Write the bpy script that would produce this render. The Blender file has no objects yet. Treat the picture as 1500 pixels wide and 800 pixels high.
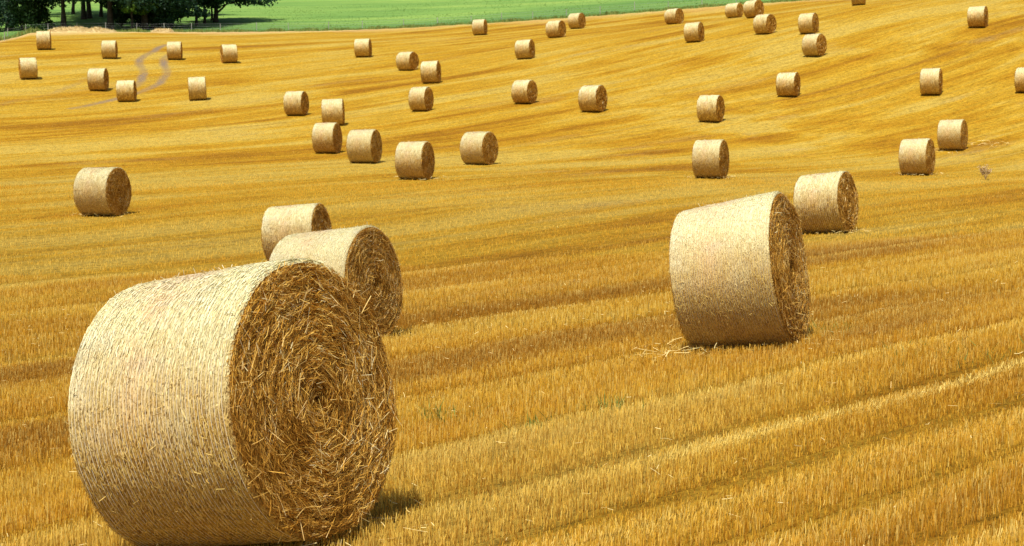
import bpy, math
import numpy as np
from mathutils import Matrix, Vector
R = math.radians
scn = bpy.context.scene
COL = scn.collection
rng = np.random.default_rng(7)

# ---------------------------------------------------------------- camera, world, sun, exposure
CAM_Z = 1.67
cam_d = bpy.data.cameras.new('camera'); cam = bpy.data.objects.new('camera', cam_d); COL.objects.link(cam)
cam.location = (0, 0, CAM_Z)
cam.rotation_euler = (R(90) - math.atan((400 - 281) / 2240.0), 0, 0)
cam_d.sensor_width = 36; cam_d.lens = 2240 / 1500 * 36
cam_d.clip_start = 0.1; cam_d.clip_end = 6000
cam_d.dof.use_dof = True; cam_d.dof.focus_distance = 9.5; cam_d.dof.aperture_fstop = 11
scn.camera = cam

SUN_AZ = math.atan2(-0.93, -0.37)          # direction the light comes from, +Y is ahead
SUN_EL = R(63)
w = bpy.data.worlds.new('World'); scn.world = w; w.use_nodes = True
nt = w.node_tree; bg = nt.nodes['Background']
sky = nt.nodes.new('ShaderNodeTexSky'); sky.sky_type = 'NISHITA'; sky.sun_disc = False
sky.sun_elevation = SUN_EL; sky.sun_rotation = math.pi / 2 - SUN_AZ
sky.dust_density = 2.0
nt.links.new(sky.outputs[0], bg.inputs[0]); bg.inputs[1].default_value = 0.10
sun_d = bpy.data.lights.new('sun', 'SUN'); sun = bpy.data.objects.new('sun', sun_d); COL.objects.link(sun)
sun_d.energy = 4.4; sun_d.angle = R(2.0); sun_d.color = (1.0, 0.95, 0.85)
sv = Vector((math.cos(SUN_AZ) * math.cos(SUN_EL), math.sin(SUN_AZ) * math.cos(SUN_EL), math.sin(SUN_EL)))
sun.rotation_euler = sv.to_track_quat('Z', 'Y').to_euler()
scn.view_settings.view_transform = 'Standard'; scn.view_settings.look = 'None'
scn.view_settings.exposure = 0.22; scn.view_settings.gamma = 1.0

# ---------------------------------------------------------------- helpers
def tag(o, label=None, cat=None, group=None, kind=None):
    if label: o['label'] = label
    if cat: o['category'] = cat
    if group: o['group'] = group
    if kind: o['kind'] = kind
    return o

def empty(name, loc=(0, 0, 0)):
    o = bpy.data.objects.new(name, None); COL.objects.link(o); o.location = loc
    o.empty_display_size = 0.2
    return o

def mesh_np(name, v, f, smooth=False, tint=None, extra=None):
    """v (N,3) float, f (M,k) int with k = 3 or 4"""
    v = np.ascontiguousarray(v, dtype=np.float32); f = np.ascontiguousarray(f, dtype=np.int32)
    me = bpy.data.meshes.new(name); k = f.shape[1]
    me.vertices.add(len(v)); me.vertices.foreach_set('co', v.ravel())
    me.loops.add(f.size); me.loops.foreach_set('vertex_index', f.ravel())
    me.polygons.add(len(f)); me.polygons.foreach_set('loop_start', np.arange(0, f.size, k, dtype=np.int32))
    me.polygons.foreach_set('use_smooth', np.full(len(f), smooth))
    me.update(calc_edges=True)
    for nm, arr in (('tint', tint), *((extra or {}).items())):
        if arr is not None:
            a = me.attributes.new(nm, 'FLOAT', 'POINT'); a.data.foreach_set('value', np.ascontiguousarray(arr, dtype=np.float32))
    return me

def link(name, me, mat, parent=None):
    o = bpy.data.objects.new(name, me); COL.objects.link(o)
    if mat and len(me.materials) == 0: me.materials.append(mat)
    if parent: o.parent = parent
    return o

def merge(parts):
    """parts: list of (v, f, tint) with equal face size"""
    V, F, T, n = [], [], [], 0
    for v, f, t in parts:
        V.append(v); F.append(f + n); T.append(np.full(len(v), t) if np.isscalar(t) else t); n += len(v)
    return np.concatenate(V), np.concatenate(F), np.concatenate(T)

def unit(a): return a / np.maximum(np.linalg.norm(a, axis=-1, keepdims=True), 1e-9)

def strands(c, d, n, length, width, bend=0.0, tint=None, sag=0.0):
    """flat straws: centre c, direction d, normal n, 3 stations each -> 2 quads"""
    N = len(c); d = unit(d); s = unit(np.cross(d, n)); n = unit(np.cross(s, d))
    length = np.broadcast_to(length, N); width = np.broadcast_to(width, N); bend = np.broadcast_to(bend, N)
    v = np.empty((N, 3, 2, 3))
    for i, t in enumerate((-.5, 0, .5)):
        p = c + d * (t * length)[:, None] + s * (bend * (0.25 - t * t) * length)[:, None] - n * (sag * 4 * t * t * length)[:, None]
        v[:, i, 0] = p - s * (width / 2)[:, None]; v[:, i, 1] = p + s * (width / 2)[:, None]
    b = np.arange(N)[:, None] * 6
    f = np.concatenate([b + np.array([0, 1, 3, 2]), b + np.array([2, 3, 5, 4])], 1).reshape(-1, 4)
    tt = np.repeat(tint if tint is not None else rng.random(N), 6)
    return v.reshape(-1, 3), f, tt

def smooth_noise(x, y, seed=0, oct=3):
    """cheap value-noise sum of sines"""
    g = np.random.default_rng(seed); r = np.zeros(np.broadcast(x, y).shape)
    for o in range(oct):
        for k in range(4):
            a = g.random() * 6.283; fr = (2 ** o) * (0.7 + 0.6 * g.random()); ph = g.random() * 6.283
            r = r + np.sin(fr * (x * math.cos(a) + y * math.sin(a)) + ph) / (2 ** o)
    return r / 5.0

def tube(pts, rad, seg=6, closed=False):
    pts = np.asarray(pts, float); n = len(pts); rad = np.broadcast_to(rad, n)
    if closed: d = np.roll(pts, -1, 0) - np.roll(pts, 1, 0)
    else: d = np.gradient(pts, axis=0)
    d = unit(d); ref = np.where(np.abs(d[:, 2:3]) > .9, np.array([[1., 0, 0]]), np.array([[0, 0, 1.]]))
    s = unit(np.cross(d, ref)); u = np.cross(s, d); a = np.linspace(0, 2 * np.pi, seg, endpoint=False)
    v = pts[:, None] + rad[:, None, None] * (np.cos(a)[None, :, None] * s[:, None] + np.sin(a)[None, :, None] * u[:, None])
    f = []
    m = n if closed else n - 1
    for i in range(m):
        j = (i + 1) % n
        for k in range(seg):
            l = (k + 1) % seg; f.append((i * seg + k, i * seg + l, j * seg + l, j * seg + k))
    return v.reshape(-1, 3), np.array(f)

# ---------------------------------------------------------------- materials
def mat(name, rough=0.8, spec=0.25):
    m = bpy.data.materials.new(name); m.use_nodes = True
    nt = m.node_tree; b = nt.nodes['Principled BSDF']
    b.inputs['Roughness'].default_value = rough; b.inputs['Specular IOR Level'].default_value = spec
    return m, nt, b
class G:
    """tiny node helper"""
    def __init__(s, nt): s.nt = nt
    def n(s, t, **kw):
        x = s.nt.nodes.new(t)
        for k, v in kw.items(): setattr(x, k, v)
        return x
    def l(s, a, b): s.nt.links.new(a, b)
    def noise(s, vec, scale, detail=3, rough=.55, dist=0):
        x = s.n('ShaderNodeTexNoise'); x.inputs['Scale'].default_value = scale; x.inputs['Detail'].default_value = detail
        x.inputs['Roughness'].default_value = rough; x.inputs['Distortion'].default_value = dist
        if vec is not None: s.l(vec, x.inputs['Vector'])
        return x.outputs[0]
    def ramp(s, fac, stops, interp='LINEAR'):
        x = s.n('ShaderNodeValToRGB'); x.color_ramp.interpolation = interp
        e = x.color_ramp.elements
        while len(e) < len(stops): e.new(0.5)
        for q, (p, c) in zip(e, stops):
            q.position = p; q.color = (*c, 1) if len(c) == 3 else c
        s.l(fac, x.inputs[0]); return x.outputs[0]
    def math(s, op, a, b=None, c=None, clamp=False):
        x = s.n('ShaderNodeMath', operation=op); x.use_clamp = clamp
        for i, q in enumerate((a, b, c)):
            if q is None: continue
            if isinstance(q, (int, float)): x.inputs[i].default_value = q
            else: s.l(q, x.inputs[i])
        return x.outputs[0]
    def mix(s, fac, a, b, mode='MIX'):
        x = s.n('ShaderNodeMix', data_type='RGBA', blend_type=mode)
        for key, q in ((0, fac), (6, a), (7, b)):
            if isinstance(q, (int, float)): x.inputs[key].default_value = q
            elif isinstance(q, tuple): x.inputs[key].default_value = (*q, 1)
            else: s.l(q, x.inputs[key])
        return x.outputs[2]
    def attr(s, name):
        x = s.n('ShaderNodeAttribute'); x.attribute_name = name; return x.outputs['Fac']
    def mapping(s, vec, rot=(0, 0, 0), scale=(1, 1, 1)):
        # rotate first, then scale
        a = s.n('ShaderNodeVectorRotate', rotation_type='Z_AXIS'); a.inputs['Angle'].default_value = rot[2]; s.l(vec, a.inputs['Vector'])
        b = s.n('ShaderNodeVectorMath', operation='MULTIPLY'); s.l(a.outputs[0], b.inputs[0]); b.inputs[1].default_value = scale
        return b.outputs[0]

ROW = R(41)                                   # drilling direction of the stubble rows

def band_group():
    """tint of the stubble by place: long swaths along the drill rows, paler and deeper gold"""
    ng = bpy.data.node_groups.new('swath_tint', 'ShaderNodeTree')
    ng.interface.new_socket('Color', in_out='OUTPUT', socket_type='NodeSocketColor')
    ng.interface.new_socket('Pale', in_out='OUTPUT', socket_type='NodeSocketFloat')
    g = G(ng); out = g.n('NodeGroupOutput'); pos = g.n('ShaderNodeNewGeometry').outputs['Position']
    sep = g.n('ShaderNodeSeparateXYZ'); g.l(pos, sep.inputs[0]); flat = g.n('ShaderNodeCombineXYZ'); g.l(sep.outputs[0], flat.inputs[0]); g.l(sep.outputs[1], flat.inputs[1])
    P = flat.outputs[0]
    warp = g.n('ShaderNodeTexNoise'); warp.inputs['Scale'].default_value = .018; warp.inputs['Detail'].default_value = 2; g.l(P, warp.inputs['Vector'])
    sub = g.n('ShaderNodeVectorMath', operation='SUBTRACT'); g.l(warp.outputs['Color'], sub.inputs[0]); sub.inputs[1].default_value = (.5, .5, .5)
    sc = g.n('ShaderNodeVectorMath', operation='SCALE'); g.l(sub.outputs[0], sc.inputs[0]); sc.inputs['Scale'].default_value = 9
    ad = g.n('ShaderNodeVectorMath', operation='ADD'); g.l(P, ad.inputs[0]); g.l(sc.outputs[0], ad.inputs[1]); PW = ad.outputs[0]
    wide = g.noise(g.mapping(PW, (0, 0, -ROW), (.006, .085, 1)), 1.0, 2)
    mid = g.noise(g.mapping(PW, (0, 0, -ROW), (.014, .40, 1)), 1.0, 3, .6)
    fine = g.noise(g.mapping(PW, (0, 0, -ROW), (.12, 1.7, 1)), 1.0, 3, .6)
    patch = g.noise(P, .09, 4, .6)
    v = g.math('ADD', g.math('MULTIPLY', wide, .75), g.math('MULTIPLY', mid, .85))
    v = g.math('ADD', v, g.math('MULTIPLY', fine, .38)); v = g.math('ADD', v, g.math('MULTIPLY', patch, .30))   # mean 1.05
    v = g.math('MULTIPLY_ADD', g.math('SUBTRACT', v, 1.09), 2.4, .5, clamp=True)
    acr = g.n('ShaderNodeSeparateXYZ'); g.l(g.mapping(PW, (0, 0, -ROW)), acr.inputs[0])       # Y runs across the rows
    swath = g.math('SINE', g.math('MULTIPLY', acr.outputs[1], 6.2832 / 7.0)); v = g.math('MULTIPLY_ADD', swath, .075, v, clamp=True)
    tl = g.math('ABSOLUTE', g.math('SUBTRACT', g.math('ABSOLUTE', g.math('SUBTRACT', g.math('MODULO', g.math('ADD', acr.outputs[1], 1000.0), 21.0), 10.5)), 0.95))
    tram = g.math('SUBTRACT', 1.0, g.math('MULTIPLY', tl, 3.2), clamp=True)                    # wheelings every 21 m
    col = g.ramp(v, [(0.05, C_DEEP), (0.35, C_GOLD), (0.62, C_MAIN), (0.95, C_PALE)])
    col = g.mix(g.math('MULTIPLY', g.math('MULTIPLY', tram, .5), g.math('MULTIPLY_ADD', patch, 3.0, -1.0, clamp=True)), col, (.40, .24, .06))
    grn = g.noise(P, .45, 2); grn = g.math('MULTIPLY', g.math('SUBTRACT', grn, .66, clamp=True), 2.0, clamp=True)
    col = g.mix(grn, col, (.36, .36, .06))
    worn = g.noise(g.mapping(PW, (0, 0, -ROW), (.05, .30, 1)), 1.0, 4, .7)
    worn = g.math('MULTIPLY', g.math('SUBTRACT', worn, .57, clamp=True), 5.0, clamp=True)
    col = g.mix(g.math('MULTIPLY', worn, .50), col, (.56, .41, .19))
    g.l(col, out.inputs[0]); g.l(v, out.inputs[1])
    return ng
C_DEEP = (.50, .225, .014); C_GOLD = (.70, .365, .020); C_MAIN = (.80, .475, .038); C_PALE = (.85, .58, .10)
BAND = band_group()

def m_field():
    m, nt, b = mat('stubble_ground', .95, .05); g = G(nt)
    bn = g.n('ShaderNodeGroup'); bn.node_tree = BAND
    pos = g.n('ShaderNodeNewGeometry').outputs['Position']
    fine = g.noise(pos, 38, 3, .7); mid = g.noise(pos, 5, 4, .7)
    row = g.noise(g.mapping(pos, (0, 0, -ROW), (.7, 9, 1)), 1.0, 3, .7)
    k = g.math('MULTIPLY_ADD', fine, .7, g.math('MULTIPLY_ADD', mid, .6, g.math('MULTIPLY', row, .5)))   # mean .9
    k = g.math('MULTIPLY_ADD', g.math('SUBTRACT', k, .9), 1.5, .50)
    near = g.attr('near')                                    # between the standing stalks: soil and chaff
    col = g.mix(near, bn.outputs[0], g.mix(.6, bn.outputs[0], (.20, .105, .014)))
    mul = g.n('ShaderNodeVectorMath', operation='SCALE'); g.l(col, mul.inputs[0]); g.l(k, mul.inputs['Scale'])
    soil = g.mix(g.attr('track'), mul.outputs[0], (.23, .165, .10))
    chaff = g.mix(g.math('MULTIPLY', g.attr('chaff'), g.math('MULTIPLY_ADD', mid, 1.2, .1, clamp=True)), soil, (.66, .47, .24))
    g.l(chaff, b.inputs['Base Color'])
    bp = g.n('ShaderNodeBump'); bp.inputs['Strength'].default_value = .6; bp.inputs['Distance'].default_value = .08
    g.l(g.math('ADD', g.math('MULTIPLY', mid, .6), row), bp.inputs['Height']); g.l(bp.outputs[0], b.inputs['Normal'])
    return m

def m_stalk():
    m, nt, b = mat('stubble_stalk', .6, .12); g = G(nt)
    bn = g.n('ShaderNodeGroup'); bn.node_tree = BAND
    t = g.attr('tint')
    c = g.mix(g.ramp(t, [(0, (0, 0, 0)), (.4, (.08, .08, .08)), (1, (.95, .95, .95))]), bn.outputs[0], (.97, .76, .22))
    c = g.mix(g.ramp(t, [(0, (.8, .8, .8)), (.28, (0, 0, 0))]), c, (.36, .15, .012))
    g.l(c, b.inputs['Base Color'])
    tr = g.n('ShaderNodeBsdfTranslucent'); g.l(c, tr.inputs[0]); mx = g.n('ShaderNodeMixShader'); mx.inputs[0].default_value = .3
    g.l(b.outputs[0], mx.inputs[1]); g.l(tr.outputs[0], mx.inputs[2]); g.l(mx.outputs[0], nt.nodes['Material Output'].inputs[0])
    return m

def m_barrel():
    m, nt, b = mat('bale_wrapped_straw', .7, .12); g = G(nt)
    oc = g.n('ShaderNodeTexCoord').outputs['Object']; t = g.attr('tint')
    big = g.noise(oc, 2.2, 4, .6); fine = g.noise(oc, 60, 2, .6)
    c = g.ramp(t, [(0, (.38, .29, .10)), (.22, (.60, .50, .22)), (.55, (.70, .645, .33)), (1, (.87, .85, .57))])
    px = g.n('ShaderNodeSeparateXYZ'); g.l(oc, px.inputs[0])
    belt = g.math('SUBTRACT', 1.0, g.math('MULTIPLY', g.math('ABSOLUTE', g.math('ADD', px.outputs[0], .12)), 2.6), clamp=True)
    pk = g.math('MULTIPLY', g.math('MULTIPLY_ADD', g.math('SUBTRACT', big, .44), 5.0, .25, clamp=True), belt)
    c = g.mix(g.math('MULTIPLY', pk, .55), c, g.mix(t, (.50, .24, .07), (.92, .52, .30)))
    gr = g.math('MULTIPLY', g.math('MULTIPLY_ADD', g.math('SUBTRACT', g.noise(oc, 3.1, 3), .5), 5.0, .1, clamp=True), .35)
    c = g.mix(gr, c, g.mix(t, (.22, .19, .13), (.72, .68, .58)))
    c = g.mix(g.math('MULTIPLY', fine, .15), c, (.46, .34, .11))
    # pale bleached upper side; shade of the lower half painted in as deep gold
    lit_top = g.math('ADD', g.math('MULTIPLY_ADD', px.outputs[2], 1.5, -.92), g.math('MULTIPLY', g.math('SUBTRACT', g.noise(oc, 4.5, 4, .7), .5), 1.5), clamp=True)
    c = g.mix(lit_top, g.mix(.85, c, g.ramp(t, [(0, (.10, .036, .003)), (.42, (.34, .16, .012)), (.75, (.60, .35, .040)), (1, (.84, .60, .13))])), c)
    oi = g.n('ShaderNodeObjectInfo').outputs['Random']; c = g.mix(g.math('MULTIPLY', oi, .40), c, g.mix(.5, c, (.50, .40, .20)))
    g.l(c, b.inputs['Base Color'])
    return m

def m_face():
    m, nt, b = mat('bale_cut_straw', .7, .08); g = G(nt)
    oc = g.n('ShaderNodeTexCoord').outputs['Object']; t = g.attr('tint')
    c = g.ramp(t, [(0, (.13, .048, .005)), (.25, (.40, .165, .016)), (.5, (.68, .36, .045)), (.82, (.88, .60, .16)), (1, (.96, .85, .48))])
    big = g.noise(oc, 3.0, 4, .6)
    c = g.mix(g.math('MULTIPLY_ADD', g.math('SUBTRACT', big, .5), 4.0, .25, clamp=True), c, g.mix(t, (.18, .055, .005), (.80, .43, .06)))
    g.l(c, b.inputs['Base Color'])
    return m

def m_plain(name, col, rough=.8, spec=.2, var=0.0, scale=8, tint=None, transl=0):
    m, nt, b = mat(name, rough, spec); g = G(nt)
    oc = g.n('ShaderNodeTexCoord').outputs['Object']; c = None
    if tint: c = g.ramp(g.attr('tint'), [(0, col), (1, tint)])
    if var:
        nz = g.noise(oc, scale, 4); lo = tuple(x * (1 - var) for x in col); hi = tuple(min(1, x * (1 + var)) for x in col)
        c2 = g.ramp(nz, [(.3, lo), (.7, hi)]); c = c2 if c is None else g.mix(.4, c, c2)
    if c is not None: g.l(c, b.inputs['Base Color'])
    else: b.inputs['Base Color'].default_value = (*col, 1)
    if transl:
        tr = g.n('ShaderNodeBsdfTranslucent'); mx = g.n('ShaderNodeMixShader'); mx.inputs[0].default_value = transl
        if c is not None: g.l(c, tr.inputs[0])
        else: tr.inputs[0].default_value = (*col, 1)
        g.l(b.outputs[0], mx.inputs[1]); g.l(tr.outputs[0], mx.inputs[2]); g.l(mx.outputs[0], nt.nodes['Material Output'].inputs[0])
    return m

def m_meadow():
    m, nt, b = mat('meadow_grass', .9, .1); g = G(nt)
    pos = g.n('ShaderNodeNewGeometry').outputs['Position']
    a = g.noise(g.mapping(pos, (0, 0, 0), (.035, .09, 1)), 1, 4, .6); c = g.noise(pos, 1.2, 4, .7)
    col = g.ramp(a, [(.28, (.085, .185, .045)), (.48, (.170, .295, .065)), (.70, (.300, .410, .090))])
    foot_tone = g.ramp(g.attr('foot_tone'), [(0, (0, 0, 0)), (1, (1, 1, 1))])      # darker green along the foot of the slope
    col = g.mix(foot_tone, col, g.mix(a, (.055, .130, .040), (.115, .210, .060)))
    col = g.mix(g.math('MULTIPLY_ADD', g.math('SUBTRACT', c, .5), 1.6, .3, clamp=True), col, (.14, .27, .045))
    g.l(col, b.inputs['Base Color'])
    bp = g.n('ShaderNodeBump'); bp.inputs['Strength'].default_value = .5; bp.inputs['Distance'].default_value = .3; g.l(c, bp.inputs['Height']); g.l(bp.outputs[0], b.inputs['Normal'])
    return m

M = dict(field=m_field(), stalk=m_stalk(), barrel=m_barrel(), face=m_face(), meadow=m_meadow(),
         net=m_plain('net_twine', (.84, .74, .50), .6, .2),
         bark=m_plain('tree_bark', (.050, .040, .030), .9, .1, .5, 3),
         barkpale=m_plain('pale_bark', (.14, .13, .10), .9, .1, .4, 3),
         leaf=m_plain('tree_leaf', (.030, .075, .022), .6, .25, tint=(.075, .15, .025), transl=.25),
         leafdark=m_plain('dark_tree_leaf', (.018, .050, .026), .6, .25, tint=(.040, .090, .035), transl=.15),
         leaflime=m_plain('lime_tree_leaf', (.07, .15, .02), .6, .25, tint=(.18, .28, .03), transl=.35),
         shrub=m_plain('shrub_leaf', (.030, .075, .025), .7, .2, tint=(.07, .13, .03), transl=.2),
         weed=m_plain('weed_leaf', (.17, .23, .04), .7, .2, tint=(.34, .36, .10), transl=.3),
         drystalk=m_plain('dry_stalk', (.52, .36, .16), .8, .2, tint=(.70, .54, .30)),
         loose=m_plain('loose_straw', (.62, .42, .12), .7, .15, tint=(.88, .72, .32)),
         heap=m_plain('heap_straw', (.58, .43, .18), .8, .1, tint=(.84, .70, .38)),
         post=m_plain('weathered_post_wood', (.42, .39, .33), .9, .1, .3, 12),
         wire=m_plain('fence_wire', (.35, .35, .34), .5, .5))

BALES = [
    ('b1', -1.425, 8.47, -0.256, -0.488, 0.156, 1.079, 1.499, 1.006),
    ('b4', 2.464, 15.765, 0.109, -0.406, 0.141, 1.047, 1.523, 0.922),
    ('aq', -2.3, 20.309, -0.297, -0.422, 0.086, 1.203, 1.477, 0.965),
    ('b5', 8.168, 39.508, 0.677, -0.558, 0.083, 1.173, 1.5, 0.983),
    ('ap', -5.234, 37.695, -0.089, -0.213, 0.08, 1.279, 1.45, 0.992),
    ('ao', -13.403, 50.174, 0.949, -0.295, 0.014, 1.187, 1.515, 1),
    ('A', -41.403, 136.237, 14.304, 0.231, 0.04, 1.135, 1.575, 1),
    ('Bb', -36.903, 117.403, 10.328, 0.397, 0.054, 1.185, 1.575, 1),
    ('C', -34.19, 130.79, 13.027, 0.114, 0.019, 1.133, 1.475, 1),
    ('D', -30.26, 112.471, 9.135, 0.021, 0.016, 1.168, 1.575, 1),
    ('E', -26.985, 107.678, 8.055, 0.09, 0.033, 1.167, 1.425, 1),
    ('F', -28.838, 131.644, 13.015, 0.116, 0.022, 1.146, 1.485, 1),
    ('G', -23.916, 130.156, 12.616, 0.349, 0.052, 1.205, 1.492, 1),
    ('H', -22.005, 107.661, 8.144, 0.193, 0.055, 1.151, 1.568, 1),
    ('I', -13.647, 97.301, 6.544, -0.216, 0.021, 1.14, 1.478, 1),
    ('J', -10.664, 91.835, 5.697, 0.035, 0.039, 1.214, 1.528, 1),
    ('K', -9.419, 78.269, 3.697, -0.212, 0.014, 1.09, 1.485, 1),
    ('L', -6.971, 72.559, 3.078, -0.267, 0.011, 1.197, 1.523, 1),
    ('M', -4.021, 63.717, 2.255, -0.32, 0.014, 1.155, 1.505, 1),
    ('N', -1.549, 72.302, 3.023, -0.518, -0, 1.194, 1.477, 1),
    ('O', -5.766, 97.63, 6.856, -0.361, 0.01, 1.072, 1.485, 1),
    ('P', -5.908, 112.626, 9.662, -0.168, 0.04, 1.177, 1.575, 1),
    ('Q', -8.394, 123.505, 11.468, -0.512, 0.002, 1.244, 1.425, 1),
    ('R', -12.973, 134.311, 13.474, -0.094, 0.028, 1.256, 1.54, 1),
    ('S', -3.191, 153.742, 17.348, -0.241, 0.03, 1.171, 1.515, 1),
    ('T', 1.082, 124.51, 12.479, -0.353, 0.041, 1.209, 1.492, 1),
    ('U', 4.078, 142.488, 15.974, -0.539, 0.02, 1.319, 1.5, 1),
    ('V', 6.524, 154.969, 18.113, -0.576, 0.009, 1.196, 1.51, 1),
    ('W', 0.807, 99.046, 7.409, -0.498, 0, 1.122, 1.463, 1),
    ('X', 4.954, 94.084, 6.616, -0.527, 0, 1.185, 1.575, 1),
    ('Y', 15.611, 148.242, 17.842, -0.73, 0.017, 1.275, 1.425, 1),
    ('Z', 14.504, 122.395, 13.622, -0.471, 0.033, 1.17, 1.5, 1),
    ('AA', 22.492, 155.881, 19.305, -0.643, 0.021, 1.321, 1.425, 1),
    ('AB', 21.656, 137.93, 17.29, -0.75, 0.032, 1.17, 1.535, 1),
    ('AC', 20.021, 121.952, 14.215, -0.741, -0, 1.195, 1.487, 1),
    ('AD', 22.989, 119.349, 13.962, -0.544, 0.011, 1.113, 1.533, 1),
    ('AE', 21.524, 109.565, 11.357, -0.696, 0, 1.147, 1.53, 1),
    ('AF', 17.421, 96.925, 7.737, -0.464, 0, 1.144, 1.45, 1),
    ('AG', 11.614, 89.731, 5.817, -0.467, 0, 1.17, 1.488, 1),
    ('AH', 8.218, 63.323, 2.306, -0.411, 0.01, 1.132, 1.523, 1),
    ('AI', 25.758, 94.39, 7.672, -0.421, 0.01, 1.108, 1.565, 1),
    ('AJ', 17.253, 65.244, 2.429, -0.53, 0.015, 1.133, 1.483, 1),
    ('AK', 22.299, 77.602, 3.826, -0.532, 0.011, 1.147, 1.478, 1),
    ('AL', 34.759, 114.954, 13.978, -0.517, 0, 1.177, 1.51, 1),
    ('AM', 31.002, 92.69, 7.722, -0.565, 0.001, 0.989, 1.46, 1),
    ('AN', 30.245, 134.419, 17.979, -0.326, 0.051, 1.062, 1.575, 1),
]
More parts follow.
